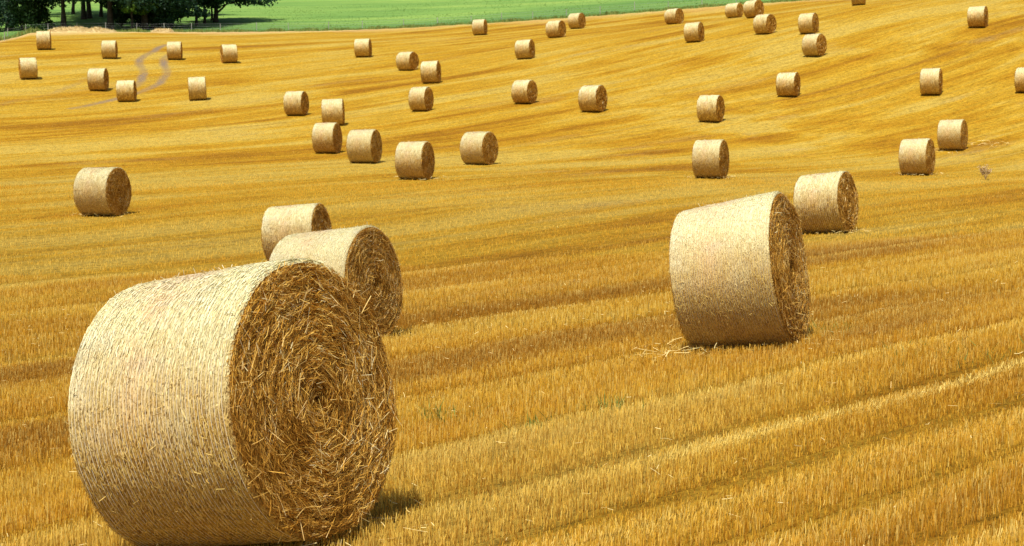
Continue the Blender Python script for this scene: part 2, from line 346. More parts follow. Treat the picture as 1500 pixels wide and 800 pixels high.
CTRL = [(-1.425,8.47,-0.256,0.005), (2.464,15.765,0.109,0.005), (-2.3,20.309,-0.297,0.005), (8.168,39.508,0.677,0.005), (-5.234,37.695,-0.089,0.005), (-13.403,50.174,0.949,0.005), (-41.403,136.237,14.306,0.05), (-36.903,117.403,10.328,0.05), (-34.19,130.79,13.027,0.05), (-30.26,112.471,9.137,0.05), (-26.985,107.678,8.051,0.05), (-28.838,131.644,13.014,0.05), (-23.916,130.156,12.616,0.05), (-22.005,107.661,8.146,0.05), (-13.647,97.301,6.545,0.05), (-10.664,91.835,5.697,0.05), (-9.419,78.269,3.697,0.005), (-6.971,72.559,3.078,0.005), (-4.021,63.717,2.255,0.005), (-1.549,72.302,3.023,0.005), (-5.766,97.63,6.856,0.05), (-5.908,112.626,9.663,0.05), (-8.394,123.505,11.466,0.05), (-12.973,134.311,13.474,0.05), (-3.191,153.742,17.348,0.05), (1.082,124.51,12.479,0.05), (4.078,142.488,15.973,0.05), (6.524,154.969,18.113,0.05), (0.807,99.046,7.408,0.05), (4.954,94.084,6.618,0.05), (15.611,148.242,17.842,0.05), (14.504,122.395,13.622,0.05), (22.492,155.881,19.302,0.05), (21.656,137.93,17.289,0.05), (20.021,121.952,14.216,0.05), (22.989,119.349,13.962,0.05), (21.524,109.565,11.358,0.05), (17.421,96.925,7.736,0.05), (11.614,89.731,5.816,0.05), (8.218,63.323,2.306,0.005), (25.758,94.39,7.672,0.05), (17.253,65.244,2.429,0.005), (22.299,77.602,3.826,0.005), (34.759,114.954,13.978,0.05), (31.002,92.69,7.721,0.05), (30.245,134.419,17.983,0.05), (-81.49,175,18.798,0.5), (-88.458,190,20.935,0.5), (-98.668,212,24.472,0.5), (-116.31,250,30.319,0.5), (-148.8,320,41.436,0.5), (-199.879,430,57.938,0.5), (-58.196,175,19.414,0.5), (-63.172,190,21.604,0.5), (-70.464,212,25.219,0.5), (-83.063,250,31.199,0.5), (-106.266,320,42.56,0.5), (-142.744,430,59.448,0.5), (-54.698,175,19.799,0.5), (-59.375,190,22.023,0.5), (-66.228,212,25.685,0.5), (-78.07,250,31.748,0.5), (-99.878,320,43.263,0.5), (-134.164,430,60.391,0.5), (-50.429,175,19.877,0.5), (-54.742,190,22.106,0.5), (-61.06,212,25.778,0.5), (-71.978,250,31.858,0.5), (-92.084,320,43.403,0.5), (-123.694,430,60.58,0.5), (-42.672,175,19.838,0.5), (-46.32,190,22.064,0.5), (-51.667,212,25.732,0.5), (-60.905,250,31.803,0.5), (-77.918,320,43.333,0.5), (-104.666,430,60.485,0.5), (-28.706,175,19.877,0.5), (-31.161,190,22.106,0.5), (-34.757,212,25.778,0.5), (-40.972,250,31.858,0.5), (-52.417,320,43.403,0.5), (-70.411,430,60.58,0.5), (-14.74,175,20.185,0.5), (-16,190,22.441,0.5), (-17.847,212,26.151,0.5), (-21.038,250,32.298,0.5), (-26.914,320,43.965,0.5), (-36.153,430,61.334,0.5), (-8.533,175,20.493,0.5), (-9.262,190,22.775,0.5), (-10.331,212,26.524,0.5), (-12.179,250,32.737,0.5), (-15.581,320,44.527,0.5), (-20.929,430,62.088,0.5), (-3.878,175,20.762,0.5), (-4.21,190,23.068,0.5), (-4.696,212,26.85,0.5), (-5.535,250,33.121,0.5), (-7.081,320,45.018,0.5), (-9.512,430,62.748,0.5), (3.878,175,21.263,0.5), (4.209,190,23.611,0.5), (4.695,212,27.456,0.5), (5.534,250,33.835,0.5), (7.08,320,45.931,0.5), (9.511,430,63.974,0.5), (11.631,175,21.802,0.5), (12.625,190,24.195,0.5), (14.083,212,28.108,0.5), (16.601,250,34.603,0.5), (21.238,320,46.913,0.5), (28.528,430,65.293,0.5), (19.381,175,22.417,0.5), (21.038,190,24.863,0.5), (23.466,212,28.853,0.5), (27.662,250,35.481,0.5), (35.389,320,48.036,0.5), (47.538,430,66.8,0.5), (24.03,175,22.802,0.5), (26.084,190,25.281,0.5), (29.095,212,29.318,0.5), (34.297,250,36.029,0.5), (43.878,320,48.737,0.5), (58.94,430,67.742,0.5), (31.001,175,23.263,0.5), (33.652,190,25.782,0.5), (37.537,212,29.877,0.5), (44.248,250,36.687,0.5), (56.609,320,49.578,0.5), (76.041,430,68.871,0.5), (42.617,175,24.032,0.5), (46.261,190,26.616,0.5), (51.601,212,30.807,0.5), (60.827,250,37.784,0.5), (77.818,320,50.98,0.5), (104.532,430,70.754,0.5), (58.095,175,25.107,0.5), (63.063,190,27.783,0.5), (70.342,212,32.108,0.5), (82.919,250,39.317,0.5), (106.081,320,52.941,0.5), (142.497,430,73.387,0.5), (81.299,175,26.489,0.5), (88.25,190,29.283,0.5), (98.437,212,33.781,0.5), (116.037,250,41.288,0.5), (148.451,320,55.461,0.5), (199.411,430,76.771,0.5), (0,0,-0.2,0.3), (-6,0,-0.75,0.3), (6,0,0.3,0.3), (0,-20,-0.3,0.3), (-20,-10,-1.5,0.3), (20,-10,1.2,0.3), (60,0,5,0.3), (-60,0,-2,0.3), (-300,0,5,20), (300,0,30,20), (0,-300,-5,20), (-400,400,60,20), (400,500,90,20), (-200,-200,0,20), (200,-200,12,20)]

# ---------------------------------------------------------------- ground height: smooth surface through surveyed points
_C = np.array(CTRL)
def _K(a, b):
    r = np.sqrt(((a[:, None, :] - b[None]) ** 2).sum(2)) / 100
    return np.where(r > 0, r * r * np.log(r + 1e-12), 0)
_n = len(_C); _A = np.zeros((_n + 3, _n + 3))
_A[:_n, :_n] = _K(_C[:, :2], _C[:, :2]) + np.diag(_C[:, 3] * 3e-3); _A[:_n, _n] = 1; _A[:_n, _n + 1:] = _C[:, :2] / 100; _A[_n:, :_n] = _A[:_n, _n:].T
_W = np.linalg.solve(_A, np.r_[_C[:, 2], 0, 0, 0])
RT = np.array([math.cos(ROW), math.sin(ROW)]); RN = np.array([math.sin(ROW), -math.cos(ROW)])
def ground(x, y, micro=True):
    x = np.atleast_1d(np.asarray(x, float)); y = np.atleast_1d(np.asarray(y, float))
    r = np.hypot(x, y); k = np.minimum(1, 600 / np.maximum(r, 1e-6)); P = np.stack([x * k, y * k], 1); out = np.empty(len(P))
    for i in range(0, len(P), 20000):
        q = P[i:i + 20000]; out[i:i + 20000] = _K(q, _C[:, :2]) @ _W[:_n] + _W[_n] + q @ _W[_n + 1:] / 100 - .055
    if micro:
        s = x * RN[0] + y * RN[1]; t = x * RT[0] + y * RT[1]
        out = out + .018 * smooth_noise(s * 1.3, t * .12, 3, 3) + .02 * smooth_noise(x * .5, y * .5, 4, 2)
    return out
def gz(x, y): return float(ground(x, y)[0])

def azlerp(a, tab):
    xs, ys = zip(*tab); return np.interp(a, xs, ys)
EDGE = [(-180, 260), (-120, 160), (-60, 110), (-45, 118), (-30, 136), (-20.5, 149), (-18.5, 151.5), (-17.9, 162), (-17.4, 175), (0, 175.5), (20, 175), (45, 190), (90, 240), (180, 260)]
def edge_r(az):   # radial distance of the field's far edge
    a = np.degrees(az); r = azlerp(a, EDGE); c = np.where(np.abs(a) < 45, np.cos(az), np.cos(np.radians(45)))
    return r / c + .8 * np.sin(a * 9) * np.exp(-(a / 40) ** 2) * .5

az = np.radians(np.concatenate([np.arange(-180, -24, 3.0), np.arange(-24, 24, .08), np.arange(24, 180.1, 3.0)]))
def polar_sheet(name, fr, nr, mat, kindname, attrs=None):
    """fr: (k,) -> radii for all azimuths"""
    rad = fr(az)                                    # (nr, na)
    X = rad * np.sin(az)[None]; Y = rad * np.cos(az)[None]
    Zz = ground(X.ravel(), Y.ravel()).reshape(X.shape)
    v = np.stack([X, Y, Zz], 2).reshape(-1, 3); nr, na = X.shape
    i = np.arange(nr - 1)[:, None] * na + np.arange(na - 1)[None]
    f = np.stack([i, i + na, i + na + 1, i + 1], 2).reshape(-1, 4)
    ex = attrs(X.ravel(), Y.ravel(), rad.ravel(), np.broadcast_to(az, X.shape).ravel()) if attrs else None
    return tag(link(name, mesh_np(name, v, f, True, extra=ex), mat), kind='structure')

def seg_dist(x, y, pl):
    d = np.full(x.shape, 1e9)
    for (x0, y0), (x1, y1) in zip(pl[:-1], pl[1:]):
        dx, dy = x1 - x0, y1 - y0; t = np.clip(((x - x0) * dx + (y - y0) * dy) / (dx * dx + dy * dy), 0, 1)
        d = np.minimum(d, np.hypot(x - x0 - t * dx, y - y0 - t * dy))
    return d
TRACKS = [([(-32.79, 145.82), (-32.1, 137.83), (-31.72, 130.67), (-30.29, 125.69), (-29.11, 121.64), (-28.43, 117.7), (-28.07, 114.07)], .26, 1.0),
          ([(-30.16, 135.97), (-29.92, 131.71), (-28.19, 125.28), (-27.21, 121.13), (-26.79, 116.46), (-26.96, 112.82), (-27.65, 110.13), (-28.53, 107.01), (-29.67, 103.48)], .26, 1.0),
          ([(-34.87, 104.62), (-34.06, 107.95), (-33.0, 110.85), (-32.7, 115.42), (-32.94, 119.26)], .28, .25)]
def field_attrs(x, y, r, a):
    near = 1 - np.clip((r - 22) / 60, 0, 1)
    tr = np.zeros(x.shape); box = (x < -22) & (x > -40) & (y > 100) & (y < 150)
    for pl, wd, st in TRACKS:
        d = seg_dist(x[box] + .06 * np.sin(y[box] * .9), y[box], pl); tr[box] = np.maximum(tr[box], st * np.clip(1.7 - d / wd, 0, 1) * np.clip(.75 + .8 * smooth_noise(x[box] * 1.5, y[box] * .7, 61, 3), .5, 1))
    e = edge_r(a) - r; k = np.clip(1.1 - e / (7 + 3 * np.sin(a * 60)), 0, 1); left = np.clip((-np.degrees(a) - 1) / 6, .5, 1)
    # scattered chaff patches lower on the left of the slope
    cp = np.clip(smooth_noise(x * .22, y * .5, 11, 3) * 2.2 - .9, 0, .5) * np.clip((90 - r) / 30, .0, 1) * 0
    return dict(near=near, track=tr, chaff=np.maximum(k * left * .85, cp))
NR = 760
def field_r(a):
    B = edge_r(a); j = np.linspace(0, 1, NR)[:, None]
    rr = 3.0 * (B[None] / 3.0) ** j
    return np.concatenate([np.full((1, len(a)), .05), np.full((1, len(a)), 1.2), rr])
polar_sheet('stubble_field', field_r, NR, M['field'], 'field', field_attrs)
def meadow_r(a):
    B = edge_r(a); return np.concatenate([B[None] + np.linspace(0, 1, 90)[:, None] ** 1.3 * 110, np.maximum(B[None] + 110, np.array([330, 380, 450, 600, 900, 1500, 3000.])[:, None] + B[None] * .2)])
def meadow_attrs(x, y, r, a):
    e = r - edge_r(a) + 5 * smooth_noise(x * .06, y * .12, 21, 3); dg = np.degrees(a)
    return dict(foot_tone=np.clip(1.15 - e / (26 + 10 * np.sin(dg * .35)), 0, 1) * np.where(dg > 0, np.clip(1 - dg / 22, .35, 1), 1))
polar_sheet('meadow', meadow_r, 97, M['meadow'], 'meadow', meadow_attrs)

# ---------------------------------------------------------------- straw bales
def pick(*a): return np.concatenate([np.atleast_1d(q) for q in a])
def bale_meshes(seed, L=1.2, tap=1.0, level=0, name='hay'):
    global rng
    g = np.random.default_rng(seed); RR = .75
    NX, NT = ((150, 460), (56, 170), (18, 80))[level]
    def rad(x, th):
        t = (x + L / 2) / L; k = tap + (1 - tap) * t
        r = RR * k + .010 * smooth_noise(np.cos(th) * 4 + x * 3, np.sin(th) * 4, seed, 3) + .005 * smooth_noise(x * 9, th * 5, seed + 1, 2)
        ed = np.clip(1 - (L / 2 - np.abs(x)) / .035, 0, 1); return r - .022 * ed * ed
    def place(x, r, th):
        z = RR + r * np.sin(th); z = z + (1 - tap) * 0 ; y = r * np.cos(th)
        z = np.where(z < .05, .05 - (.05 - z) * .35, z)             # weight flattens the underside
        return np.stack([x + 0 * th, y, z], -1)
    zc = lambda x: 0
    parts = {}
    # --- wrapped side
    xs = np.linspace(-L / 2, L / 2, NX); th = np.linspace(0, 2 * np.pi, NT, endpoint=False)
    X, T = np.meshgrid(xs, th, indexing='ij'); r = rad(X, T)
    if level == 0: r = r + .0055 * np.abs(np.sin(np.pi * (X + L / 2 - .012) / .026)) + g.normal(0, .0022, X.shape)
    elif level == 1: r = r + g.normal(0, .004, X.shape)
    v = place(X, r, T).reshape(-1, 3); i = np.arange(NX - 1)[:, None] * NT; k = np.arange(NT)[None]; l = (k + 1) % NT
    f = np.stack([i + k, i + NT + k, i + NT + l, i + l], 2).reshape(-1, 4)[:, ::-1]
    base = (v, f, np.clip(g.normal(.5, .16, len(v)), 0, 1))
    n = (46000, 6500, 1500)[level]; wd = (.0042, .010, .022)[level]; ln = (.055, .10, .16)[level]
    x = g.uniform(-L / 2 + .006, L / 2 - .004, n); t = g.uniform(0, 2 * np.pi, n)
    loose = np.clip((.1 - np.sin(t)) * 1.2, 0, 1)                   # net sits slacker towards the underside: straw lies more criss-cross
    nv = np.stack([0 * t, np.cos(t), np.sin(t)], 1); tv = np.stack([0 * t, -np.sin(t), np.cos(t)], 1); ax = np.array([[1., 0, 0]])
    ph = g.normal(0, .17 + .5 * loose, n); 
    d = tv * np.cos(ph)[:, None] + ax * np.sin(ph)[:, None]
    lift = g.uniform(.000, (.007, .012, .014)[level], n)
    bul = np.abs(np.sin(np.pi * (x + L / 2 - .012) / .026))
    if level == 0: lift = lift * (.3 + .7 * bul) + .0055 * bul
    c = place(x, rad(x, t) + lift, t)
    tint = np.clip(g.normal(.64, .20, n) + (.50 * bul - .28 if level == 0 else 0), 0, 1)
    LL = ln * g.uniform(.5, 1.5, n) * (1 - .35 * (level == 0) * (1 - loose))
    s1 = strands(c, d, nv + g.normal(0, .22, (n, 3)), LL, wd * g.uniform(.6, 1.25, n), g.normal(0, .12, n), tint, .02)
    # straws that stick out past the net
    m = (500, 150, 30)[level]; x2 = g.uniform(-L / 2, L / 2, m); t2 = g.uniform(0, 2 * np.pi, m)
    n2 = np.stack([0 * t2, np.cos(t2), np.sin(t2)], 1); d2 = g.normal(0, 1, (m, 3)) + n2 * .25; c2 = place(x2, rad(x2, t2) + .012, t2)
    s2 = strands(c2, d2, np.cross(d2, g.normal(0, 1, (m, 3))), g.uniform(.03, .09, m) * (1 + level * .3), wd * .8, 0.15, g.uniform(.5, 1, m))
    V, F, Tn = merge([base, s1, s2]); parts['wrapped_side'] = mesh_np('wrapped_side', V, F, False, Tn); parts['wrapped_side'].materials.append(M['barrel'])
    # --- end faces
    for side in (1, -1):
        R0 = (RR - .018) * (1 if side > 0 else tap)
        nr, na = ((70, 260), (26, 90), (9, 48))[level]
        rr = np.linspace(.002, R0, nr); aa = np.linspace(0, 2 * np.pi, na, endpoint=False); Rr, Aa = np.meshgrid(rr, aa, indexing='ij')
        def relief(q, a):
            sp = np.sin(2 * np.pi * q / .075 - a * side + 1.1 * smooth_noise(q * np.cos(a) * 6, q * np.sin(a) * 6, seed + 7, 2))
            return .0045 * sp - .018 * np.exp(-(q / .07) ** 2) + .016 * smooth_noise(q * np.cos(a) * 9, q * np.sin(a) * 9, seed + 5, 3) + .010 * (1 - (q / .75) ** 2)
        off = relief(Rr, Aa) - .012
        off = off + g.normal(0, (.004, .006, .008)[level], off.shape)
        off = np.where(Rr > R0 - .01, -.010, off)
        v = place(side * (L / 2 + off), Rr, Aa).reshape(-1, 3)
        i = np.arange(nr - 1)[:, None] * na; k = np.arange(na)[None]; l = (k + 1) % na
        f = np.stack([i + k, i + na + k, i + na + l, i + l], 2).reshape(-1, 4)
        if side < 0: f = f[:, ::-1]
        base = (v, f, np.clip(g.normal(.2, .1, len(v)), 0, 1))
        n = int((38000, 5200, 1000)[level] * (1 if side > 0 or level else .25)); wd = (.0031, .008, .020)[level]; ln = (.062, .10, .16)[level]
        q = R0 * np.sqrt(g.uniform(0.0005, .995, n)); a = g.uniform(0, 2 * np.pi, n)
        layer = np.sin(2 * np.pi * q / .075 - a * side + 1.1 * smooth_noise(q * np.cos(a) * 6, q * np.sin(a) * 6, seed + 7, 2))
        clump = smooth_noise(q * np.cos(a) * 14, q * np.sin(a) * 14, seed + 9, 2)
        tv = np.stack([0 * a, -np.sin(a), np.cos(a)], 1); rv = np.stack([0 * a, np.cos(a), np.sin(a)], 1)
        ph = g.normal(0, .40, n) + .35 * clump; wild = g.random(n) < .08; ph = np.where(wild, g.uniform(-1.6, 1.6, n), ph)
        d = tv * np.cos(ph)[:, None] + rv * np.sin(ph)[:, None] + ax * g.normal(.0, .16, n)[:, None] * side
        h = relief(q, a) + g.uniform(-.014, .014, n) + .006
        c = place(side * (L / 2 + h), q, a)
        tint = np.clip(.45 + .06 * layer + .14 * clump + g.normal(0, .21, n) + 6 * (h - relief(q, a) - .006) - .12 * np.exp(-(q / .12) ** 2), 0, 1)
        nn = ax * side + g.normal(0, .50, (n, 3))
        s1 = strands(c, d, nn, ln * g.uniform(.4, 1.6, n) * np.clip(q / .15, .45, 1), wd * g.uniform(.5, 1.2, n), g.normal(0, .14, n), tint, .03)
        m = (330, 70, 8)[level]; q = R0 * np.sqrt(g.uniform(0.01, .97, m)); a = g.uniform(0, 2 * np.pi, m)
        c = place(side * (L / 2 + relief(q, a) + .022), q, a); d = g.normal(0, 1, (m, 3)) * np.array([.22, 1, 1])
        s2 = strands(c, d, ax * side + g.normal(0, .3, (m, 3)), g.uniform(.05, .17, m), wd * g.uniform(.8, 1.2, m), g.normal(0, .1, m), g.uniform(.7, 1, m))
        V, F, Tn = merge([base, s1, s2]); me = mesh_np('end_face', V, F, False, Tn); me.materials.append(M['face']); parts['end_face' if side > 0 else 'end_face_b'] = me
    # --- net twine: separate turns round the bale
    step = (.026, .052, .0)[level]
    if step:
        V = []; F = []; nn_ = 0; seg = (150, 64)[min(level, 1)]
        for x0 in np.arange(-L / 2 + .012, L / 2 - .005, step):
            a = np.linspace(0, 2 * np.pi, seg, endpoint=False); xx = x0 + .002 * np.sin(a * 5 + x0 * 90)
            p = place(xx, rad(xx, a) + (.0065 if level == 0 else .009), a); vv, ff = tube(p, (.0018, .0024)[level], 3, True); V.append(vv); F.append(ff + nn_); nn_ += len(vv)
        me = mesh_np('net_wrap', np.concatenate(V), np.concatenate(F), False); me.materials.append(M['net']); parts['net_wrap'] = me
    return parts

def bale_object(parts):
    root = empty('straw_bale')
    for k, me in parts.items():
        o = bpy.data.objects.new(k.replace('_b', ''), me); COL.objects.link(o); o.parent = root
    return root
def copy_thing(root):
    c = root.copy(); COL.objects.link(c)
    for ch in root.children:
        d = ch.copy(); COL.objects.link(d); d.parent = c
    return c

LABEL = dict(
 b1='largest bale, nearest of all at lower left, with a brown coiled end and netting',
 b4='second largest in view, alone right of centre, its left end narrower than its right',
 aq='bale rising directly behind the largest one, its lower left hidden by it',
 b5='bale standing close behind the tapered big one on the right, at its upper right',
 ap='pale bale peeking out behind two bales at left, its bottom hidden',
 ao='lone mid-sized bale towards the left edge, above the largest one, broad end turned right',
 A='small bale closest to the green corner and the shrubs at top left',
 Bb='small bale nearest the left edge, its narrow dark end turned to the left',
 C='small bale left of the curving wheel tracks, below the pale straw heap',
 D='small bale left of the wheel tracks, upper left neighbour of a bale beside it',
 E='small bale at the lower end of the wheel tracks, in the upper left',
 F='small bale at the upper end of the two curving wheel tracks',
 G='small bale below the spreading tree, its dark end turned left',
 H='small pale bale seen square from the side, right of the wheel tracks',
 I='bale standing by itself left of the central cluster, its end half in view',
 J='rear bale of the central cluster, seen from the side, partly behind another',
 K='leftmost front bale of the central cluster, overlapping the one behind it',
 L='second from left in the front row of the central cluster',
 M='nearest and largest bale of the central cluster',
 N='rightmost bale of the central cluster with a broad shaded end',
 O='bale above the central cluster, lowest of three in a loose upward column',
 P='middle one of three bales stepping up and left above the central cluster',
 Q='top one of three bales stepping up and left above the central cluster',
 R='small bale alone in the upper field, left of the three stepping ones',
 S='small bale right under the meadow edge near the top middle',
 T='small bale below the pair that stands near the meadow edge, right of centre',
 U='left and lower one of two small bales close to the meadow edge, centre right',
 V='right and upper one of two small bales near the meadow edge, centre right',
 W='bale in the middle of the slope, left neighbour of one with a broader end',
 X='bale on the middle slope with a broad round end, right of its neighbour',
 Y='small bale touching the meadow edge, left of the pair at the corner of the green',
 Z='small bale just below and right of the one at the meadow edge',
 AA='left and farther one of the pair where the meadow ends at the top',
 AB='right and nearer one of the touching pair where the meadow ends at the top',
 AC='small bale just below the touching pair at the top right of the meadow',
 AD='upper one of two small bales standing one above the other, top right',
 AE='lower one of two small bales standing one above the other, top right',
 AF='bale on the right slope midway between the stacked-looking pair and the valley',
 AG='bale on the right slope directly above a larger one down in the valley',
 AH='bale in the valley directly up from the big tapered one',
 AI='bale on the upper right slope, left of the one cut off by the right border',
 AJ='left and nearer one of two bales close together at the right of the valley',
 AK='right and farther one of two at the right of the valley, beside loose straw',
 AL='highest bale in the top right corner of the field',
 AM='bale cut off by the right border of the picture',
 AN='bale of which only the bottom shows at the upper border')

def base_matrix(x, y, z, yaw, tilt, L, D, L0):
    a = np.array([math.cos(yaw) * math.cos(tilt), math.sin(yaw) * math.cos(tilt), math.sin(tilt)])
    s = unit(np.cross([0, 0, 1.], a)); u = np.cross(a, s)
    m = Matrix(np.column_stack([a * L / L0, s * D / 1.5, u * D / 1.5]).tolist()).to_4x4(); m.translation = (x, y, z); return m
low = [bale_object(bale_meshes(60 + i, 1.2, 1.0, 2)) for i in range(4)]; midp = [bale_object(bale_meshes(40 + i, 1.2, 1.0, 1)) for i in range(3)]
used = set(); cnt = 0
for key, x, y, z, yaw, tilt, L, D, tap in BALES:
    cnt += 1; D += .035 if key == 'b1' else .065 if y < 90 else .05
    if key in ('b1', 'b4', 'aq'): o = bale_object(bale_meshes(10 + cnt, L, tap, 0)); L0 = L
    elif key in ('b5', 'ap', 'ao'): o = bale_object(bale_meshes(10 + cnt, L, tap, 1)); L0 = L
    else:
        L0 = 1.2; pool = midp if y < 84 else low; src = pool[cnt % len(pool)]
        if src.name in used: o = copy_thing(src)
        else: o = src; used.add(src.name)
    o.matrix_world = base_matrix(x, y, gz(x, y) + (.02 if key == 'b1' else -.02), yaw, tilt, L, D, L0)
    tag(o, LABEL[key], 'straw bale', 'round straw bales left out on the stubble field')

# ---------------------------------------------------------------- standing stubble
def stubble(name, r0, r1, dens, width, quads2, seed, far=1.0):
    g = np.random.default_rng(seed); hw = lambda q: .37 * q + 3.6                             # half width of the strip at distance q
    n = int((hw(r0) + hw(r1)) * (r1 - r0) * dens); y = g.uniform(r0, r1, int(n * 1.6)); y = y[g.random(len(y)) < hw(y) / hw(r1)][:n]; n = len(y)
    x = g.uniform(-1, 1, n) * hw(y); r = np.hypot(x, y)
    s = x * RN[0] + y * RN[1]; t = x * RT[0] + y * RT[1]
    if r0 < 30:                                                       # gather the stalks into drill rows
        sp = .125; sn = np.round(s / sp) * sp; mv = (sn - s) * .74; x = x + mv * RN[0]; y = y + mv * RN[1]; s = s + mv
    sw = s + .10 * np.sin(t * .5) + .05 * np.sin(t * 1.7)
    band = smooth_noise(s * 1.5, t * .15, 31, 3)
    hgt = g.normal(.088, .015, n) * (1 + .28 * band) * (1 + .12 * smooth_noise(x * 2, y * 2, 5, 2)); tint = g.beta(1.5, 2.3, n) + .12 * band
    lean = np.abs(g.normal(0, .055, n)); la = g.uniform(0, 6.283, n); keep = np.ones(n, bool)
    for c0, wdt, gap in ((-6.93, .12, .26), (-5.62, .24, .26), (-10.9, .10, .28), (-13.8, .15, .25), (-17.0, .2, .3), (-19.6, .15, .3), (-23.0, .2, .35), (-27.5, .3, .4), (-33, .3, .5), (-3.2, .15, .2), (-8.5, .10, .22), (-4.75, .10, .2), (-3.95, .12, .2), (-2.4, .15, .2)):
        pale = np.exp(-((sw - c0) / wdt) ** 2) * (1.15 if c0 in (-6.93, -5.62) else .42 if c0 > -12 else .45); dark = np.exp(-((sw - (c0 - wdt - gap * .6)) / (gap * .6)) ** 2)
        patchy = np.clip(.7 + .9 * smooth_noise(t * .8, s * 0 + c0, int(50 - c0), 3), .15, 1.2); pale = pale * patchy
        tint = tint + .75 * pale - .30 * dark; lean = lean + pale * np.abs(g.normal(0, .6, n)); hgt = hgt * (1 - .05 * pale) * (1 - .45 * dark)
        keep &= g.random(n) > .55 * dark
    if r0 > 50: keep &= g.random(n) < np.clip((150 - r) / 70, 0, 1)
    pt = np.clip(smooth_noise(x * .35, y * .35, 77, 3) - .45, 0, 1); hgt *= 1 - .3 * pt
    x, y, hgt, tint, lean, la = (q[keep] for q in (x, y, hgt, np.clip(tint, 0, 1), lean, la)); n = len(x)
    z = ground(x, y) - .01; base = np.stack([x, y, z], 1)
    la = np.where(g.random(n) < .5, la, ROW + g.normal(0, .6, n))
    hgt = hgt * far
    if far < 1: tint = .30 + .45 * (tint - .3)
    up = unit(np.stack([np.cos(la) * np.tan(lean), np.sin(la) * np.tan(lean), np.ones(n)], 1))
    fa = g.normal(0, .9, n) ; side = np.stack([np.cos(fa), np.sin(fa), 0 * fa], 1); wv = (width * g.uniform(.6, 1.3, n))[:, None] / 2
    if quads2:
        bend = np.stack([g.normal(0, .005, n), g.normal(0, .005, n), 0 * x], 1); mids = base + up * (hgt * .5)[:, None] + bend; top = base + up * hgt[:, None]
        v = np.stack([base - side * wv, base + side * wv, mids - side * wv, mids + side * wv, top - side * wv * .8, top + side * wv * .8], 1).reshape(-1, 3)
        b = np.arange(n)[:, None] * 6; f = np.concatenate([b + np.array([0, 1, 3, 2]), b + np.array([2, 3, 5, 4])], 1).reshape(-1, 4); tt = np.repeat(tint, 6)
    else:
        top = base + up * hgt[:, None]; v = np.stack([base - side * wv, base + side * wv, top + side * wv * .8, top - side * wv * .8], 1).reshape(-1, 3)
        f = np.arange(n)[:, None] * 4 + np.arange(4)[None]; tt = np.repeat(tint, 4)
    return v, f, tt
bits = [stubble('a', 4.5, 12, 2300, .0040, True, 101), stubble('b', 12, 20, 1300, .0054, True, 102), stubble('c', 20, 36, 480, .0085, False, 103),
        stubble('d', 36, 62, 75, .016, False, 104, .75), stubble('e', 58, 150, 20, .028, False, 105, .6)]
V, F, T = merge(bits)
tag(link('stubble', mesh_np('stubble', V, F, False, T), M['stalk']), 'cut golden stubble stalks standing all over the field', 'stubble', kind='stuff')

# loose straw dropped on the stubble
g = np.random.default_rng(5); L_ = []
def litter(cx, cy, sx, sy, n, ln, wd, h=.10):
    x = cx + g.normal(0, sx, n); y = cy + g.normal(0, sy, n); z = ground(x, y) + g.uniform(.01, h, n); d = g.normal(0, 1, (n, 3)) * np.array([1, 1, .22])
    L_.append(strands(np.stack([x, y, z], 1), d, np.array([[0, 0, 1.]]) + g.normal(0, .4, (n, 3)), ln * g.uniform(.5, 1.5, n), wd, g.normal(0, .15, n), g.random(n)))
litter(1.62, 15.4, .25, .22, 80, .16, .006, .13); litter(24.1, 78.6, .8, .8, 90, .25, .022, .2); litter(21.3, 77.2, .6, .5, 50, .2, .022, .12)

for key, x, y, z, yaw, tilt, L, D, tap in BALES:
    if y < 70:
        for e in (-1, 0, 1): litter(x + e * L * .4 * math.cos(yaw), y + e * L * .4 * math.sin(yaw), .35, .35, 60, .09 + y * .001, .004 + y * .0002, .10)
r = np.sqrt(g.uniform(36, 900, 1700)); a = g.uniform(-R(22), R(22), 1700); x = r * np.sin(a); y = r * np.cos(a)
L_.append(strands(np.stack([x, y, ground(x, y) + g.uniform(.03, .12, 1700)], 1), g.normal(0, 1, (1700, 3)) * np.array([1, 1, .2]), np.array([[0, 0, 1.]]) + g.normal(0, .4, (1700, 3)), g.uniform(.03, .08, 1700), .0030 + r * .00012, g.normal(0, .2, 1700), g.uniform(.2, 1, 1700)))
V, F, T = merge(L_)
tag(link('loose_straw', mesh_np('loose_straw', V, F, False, T), M['loose']), 'pale loose straw scattered over the stubble', 'loose straw', kind='stuff')

